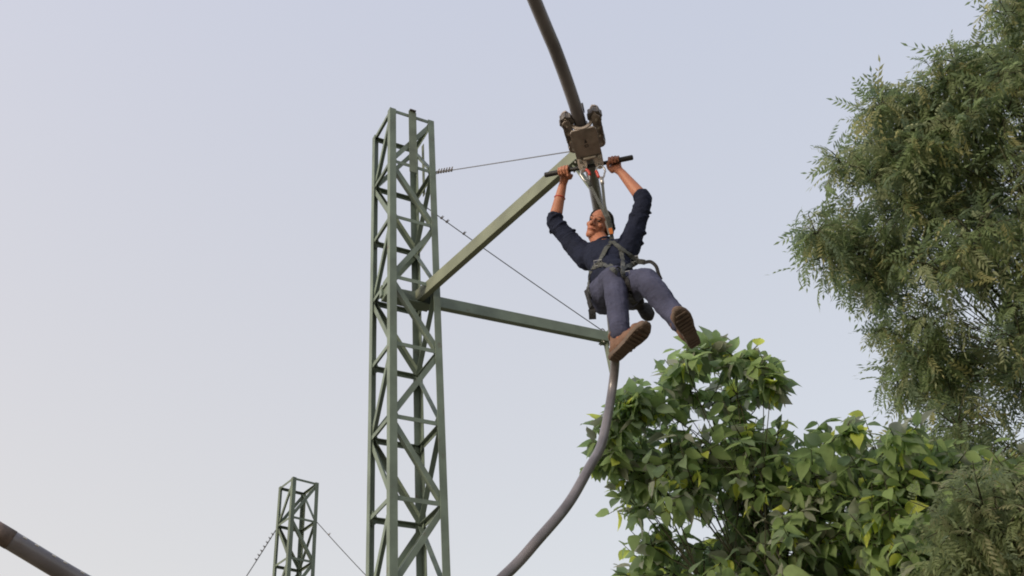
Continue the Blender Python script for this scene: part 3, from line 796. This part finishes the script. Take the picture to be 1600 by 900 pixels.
def clumps(poly, count, t0, dmax, rad, holes=(), edge_full=150, extra=()):
    xs = [p[0] for p in poly]; ys = [p[1] for p in poly]; out = []; tries = 0
    while len(out) < count and tries < count*60:
        tries += 1
        x = rnd.uniform(min(xs), max(xs)); y = rnd.uniform(min(ys), max(ys))
        if not in_poly(x, y, poly): continue
        if any(math.hypot((x-h[0])/h[2], (y-h[1])/h[3]) < 1 for h in holes): continue
        e = edge_dist(x, y, poly); d = dmax*math.sqrt(min(1, e/edge_full))
        P = at(x, y, t0+rnd.uniform(-d, d)); r_ = rad*rnd.uniform(.75, 1.25)
        if P.z < .8: continue
        if any((P-o[0]).length < .42*rad for o in out): continue
        out.append((P, r_))
    return out+[(at(*e[:3]), e[3]) for e in extra]

def build_tree(name, label, cat, base, fork, cl, tpls, tip_leaves, leaf_len, mats, weights, trunk_r, shoots, mode, keep=300, lift=.2):
    base = Vector(base); fork = Vector(fork)
    t = thing(name, label, 'tree' if not cat else cat, base)
    path = spline([base-Zv*.1, base.lerp(fork, .35)+Vector((.10, -.06, 0)), base.lerp(fork, .7)+Vector((-.06, .08, 0)), fork], 6)
    MB().tube(path, [trunk_r*(1.25-.6*i/(len(path)-1)) for i in range(len(path))], 14).build('trunk', M['bark'], t, smooth=True)
    # limbs: greedy clusters of clumps
    k = max(5, len(cl)//12); seeds = rnd.sample(cl, k)
    groups = [[] for _ in seeds]
    for c in cl:
        i = min(range(k), key=lambda j: (seeds[j][0]-c[0]).length); groups[i].append(c)
    tw = MB(); LP = []; LD = []
    for gr in groups:
        if not gr: continue
        cen = sum((c[0] for c in gr), Vector())/len(gr)
        node = fork.lerp(cen, .72)+Zv*rnd.uniform(-.05, .1)
        mid = fork.lerp(node, .5)+Vector((rnd.uniform(-.15, .15), rnd.uniform(-.15, .15), lift))
        lp = spline([fork-Zv*.05, mid, node], 7)
        MB().tube(lp, [trunk_r*(.42-.30*i/(len(lp)-1)) for i in range(len(lp))], 8).build('limb', M['bark'], t, smooth=True)
        for P, r_ in gr:
            m2 = node.lerp(P, .55)+Vector((rnd.uniform(-.1, .1), rnd.uniform(-.1, .1), .08))
            bp_ = spline([node, m2, P], 4)
            tw.tube(bp_, [.0065-.004*i/(len(bp_)-1) for i in range(len(bp_))], 5)
            for _ in range(shoots):
                while True:
                    d = Vector((rnd.gauss(0, 1), rnd.gauss(0, 1), rnd.gauss(.15, .9)))
                    if d.length > .2: break
                d.normalize(); tip = P+d*r_*rnd.uniform(.55, 1.25)
                if mode == 'broad': st = P+(tip-P)*rnd.uniform(.0, .25); md = st.lerp(tip, .5)-Zv*.03
                else: st = P+(tip-P)*.1; md = st.lerp(tip, .5)+Zv*.05
                sp_ = [st, md, tip]; tw.tube(sp_, [.007, .005, .003], 4)
                ax = (tip-st).normalized()
                for q in range(tip_leaves):
                    u_ = (q+rnd.uniform(.2, 1))/tip_leaves
                    pos = st.lerp(md, u_*2) if u_ < .5 else md.lerp(tip, u_*2-1)
                    az = q*2.4+rnd.uniform(-.5, .5); o1 = ax.orthogonal().normalized(); o2 = ax.cross(o1)
                    dv = (ax*rnd.uniform(.15, .7)+(o1*math.cos(az)+o2*math.sin(az))*rnd.uniform(.6, 1.0)-Zv*rnd.uniform(.05, .65)).normalized()
                    LP.append(pos); LD.append(dv)
    to = tw.build('twigs', M['twig'], t, smooth=True); to['kind'] = 'stuff'
    n_ = len(LP); P = np.array([tuple(p) for p in LP]); D = np.array([tuple(d) for d in LD])
    Fm = frames(D, RNG.normal(0, .55, n_)); sz = leaf_len*RNG.uniform(.5, 1.2, n_)
    mi = RNG.choice(len(mats), n_, p=weights); ti = RNG.integers(0, len(tpls), n_)
    # pieces that show largest become leaves of their own
    c3 = np.array(R3.transposed()); C = (P-np.array(CAM))@c3.T
    px = 800-F*C[:, 0]/C[:, 2]; py = 450+F*C[:, 1]/C[:, 2]; dep = -C[:, 2]
    vis = (px > 0) & (px < 1600) & (py > 0) & (py < 900) & (dep > 0)
    score = np.where(vis, dep/sz*leaf_len, 1e9); idx = np.argsort(score)[:keep]; own = np.zeros(n_, bool); own[idx] = True; own &= vis
    cache = {}
    for i in np.nonzero(own)[0]:
        key = (int(ti[i]), int(mi[i]))
        if key not in cache:
            v, f = tpls[key[0]]; cache[key] = np_mesh('leaf', v, f, np.zeros(len(f)), [mats[key[1]]])
        o = bpy.data.objects.new('leaf', cache[key]); COL.objects.link(o); o.parent = t
        m4 = Matrix.Identity(4)
        for r_ in range(3):
            for c_ in range(3): m4[r_][c_] = Fm[i, r_, c_]*sz[i]
            m4[r_][3] = P[i, r_]-base[r_]
        o.matrix_local = m4
    VV = []; FF = []; MI = []; off = 0
    for k in range(len(tpls)):
        s_ = np.nonzero((ti == k) & ~own)[0]
        if not len(s_): continue
        v, f = tpls[k]
        w_ = np.einsum('nij,vj->nvi', Fm[s_]*sz[s_][:, None, None], v)+P[s_][:, None, :]
        VV.append(w_.reshape(-1, 3)); FF.append((f[None]+(np.arange(len(s_))*len(v))[:, None, None]).reshape(-1, 3)+off)
        MI.append(np.repeat(mi[s_], len(f))); off += len(s_)*len(v)
    me = np_mesh('crown', np.concatenate(VV), np.concatenate(FF), np.concatenate(MI), mats)
    o = link('crown', me, t); o['kind'] = 'stuff'
    return t, n_

# broad-leaved tree under the rider
rnd.seed(31); RNG = np.random.default_rng(31)
PB = [(1105, 560), (1150, 575), (1180, 590), (1195, 640), (1225, 715), (1290, 695), (1350, 700), (1440, 690), (1500, 740), (1620, 800),
      (1700, 900), (1650, 1150), (1400, 1350), (1150, 1300), (1010, 1100), (1010, 900), (1040, 860), (985, 765), (965, 705), (1000, 650), (1040, 610), (1060, 575)]
xb = [(1110, 545, 8.9, .20), (1070, 560, 8.8, .20), (1190, 575, 8.9, .16), (985, 640, 8.75, .20), (960, 700, 8.8, .17), (1000, 620, 8.8, .16), (1310, 680, 8.6, .18), (965, 665, 8.8, .18), (950, 715, 8.85, .18), (1025, 640, 8.9, .22), (985, 745, 8.9, .22), (1010, 800, 8.95, .22), (1020, 855, 8.9, .25), (1150, 560, 8.95, .2), (1205, 600, 8.95, .16), (1400, 685, 8.5, .2), (1420, 760, 8.6, .35), (1390, 800, 8.5, .35), (1450, 830, 8.6, .35), (1430, 880, 8.5, .35), (1480, 770, 8.8, .3)]+[(rnd.uniform(1320, 1500), rnd.uniform(725, 900), rnd.uniform(9.0, 9.9), .38) for _ in range(16)]+[(rnd.uniform(1130, 1330), rnd.uniform(730, 900), rnd.uniform(8.6, 9.6), .38) for _ in range(10)]
clB = clumps(PB, 175, 9.25, .75, .40, holes=((1560, 850, 60, 60),), extra=xb)
bt, nB = build_tree('broad_leaf_tree', 'broad-leaved green tree below the rider, with large oval leaves', None,
           (2.55, 8.7, 0), (2.5, 8.7, 2.2), clB, [broad_tpl(c) for c in (.2, .7, 1.3, 2.0)], 7, .178, BROAD, [.50, .28, .17, .05], .070, 9, 'broad')
# neem
rnd.seed(52); RNG = np.random.default_rng(52)
PN = [(1600, -60), (1570, 40), (1500, 110), (1470, 115), (1400, 170), (1370, 220), (1330, 265), (1325, 320), (1290, 365), (1295, 400), (1330, 440), (1390, 470),
      (1410, 540), (1410, 640), (1430, 720), (1520, 790), (1700, 850), (1950, 800), (2100, 500), (2050, 100), (1900, -250), (1750, -260)]
xn = [(1275, 365, 10.6, .26), (1290, 400, 10.7, .28), (1320, 260, 10.8, .26), (1375, 165, 10.8, .25), (1490, 95, 10.9, .22), (1575, 25, 10.9, .25), (1395, 520, 10.9, .25), (1400, 600, 10.9, .22)]
clN = clumps(PN, 410, 11.2, 1.5, .40, holes=((1528, 490, 62, 50), (1592, 715, 36, 50), (1455, 640, 40, 40), (1425, 480, 25, 25)), extra=xn)
nt_, nN = build_tree('neem_tree', 'tall olive-green tree with feathery leaflets filling the right edge', None,
           (6.6, 8.6, 0), (6.4, 8.6, 3.4), clN, [pinnate_tpl(6, .25, 1), pinnate_tpl(7, .5, 2), pinnate_tpl(5, .8, 3)], 7, .26, NEEM, [.40, .28, .22, .10], .13, 10, 'neem', lift=.35)
# small fine-leaved tree, lower right corner
rnd.seed(73); RNG = np.random.default_rng(73)
PF = [(1480, 810), (1530, 790), (1600, 780), (1700, 790), (1800, 880), (1780, 1100), (1600, 1180), (1480, 1080), (1465, 900)]
clF = clumps(PF, 46, 7.9, .55, .32)
ft, nF = build_tree('fine_leaf_tree', 'small brownish olive tree with narrow leaflets, low in the right corner', None,
           (4.15, 7.0, 0), (4.1, 7.0, 1.5), clF, [pinnate_tpl(6, .3, 5), pinnate_tpl(7, .6, 6)], 7, .22, FINE, [.5, .28, .22], .08, 9, 'neem')
print('clumps', len(clB), len(clN), len(clF), 'leaves', nB, nN, nF, 'objects', len(bpy.data.objects))
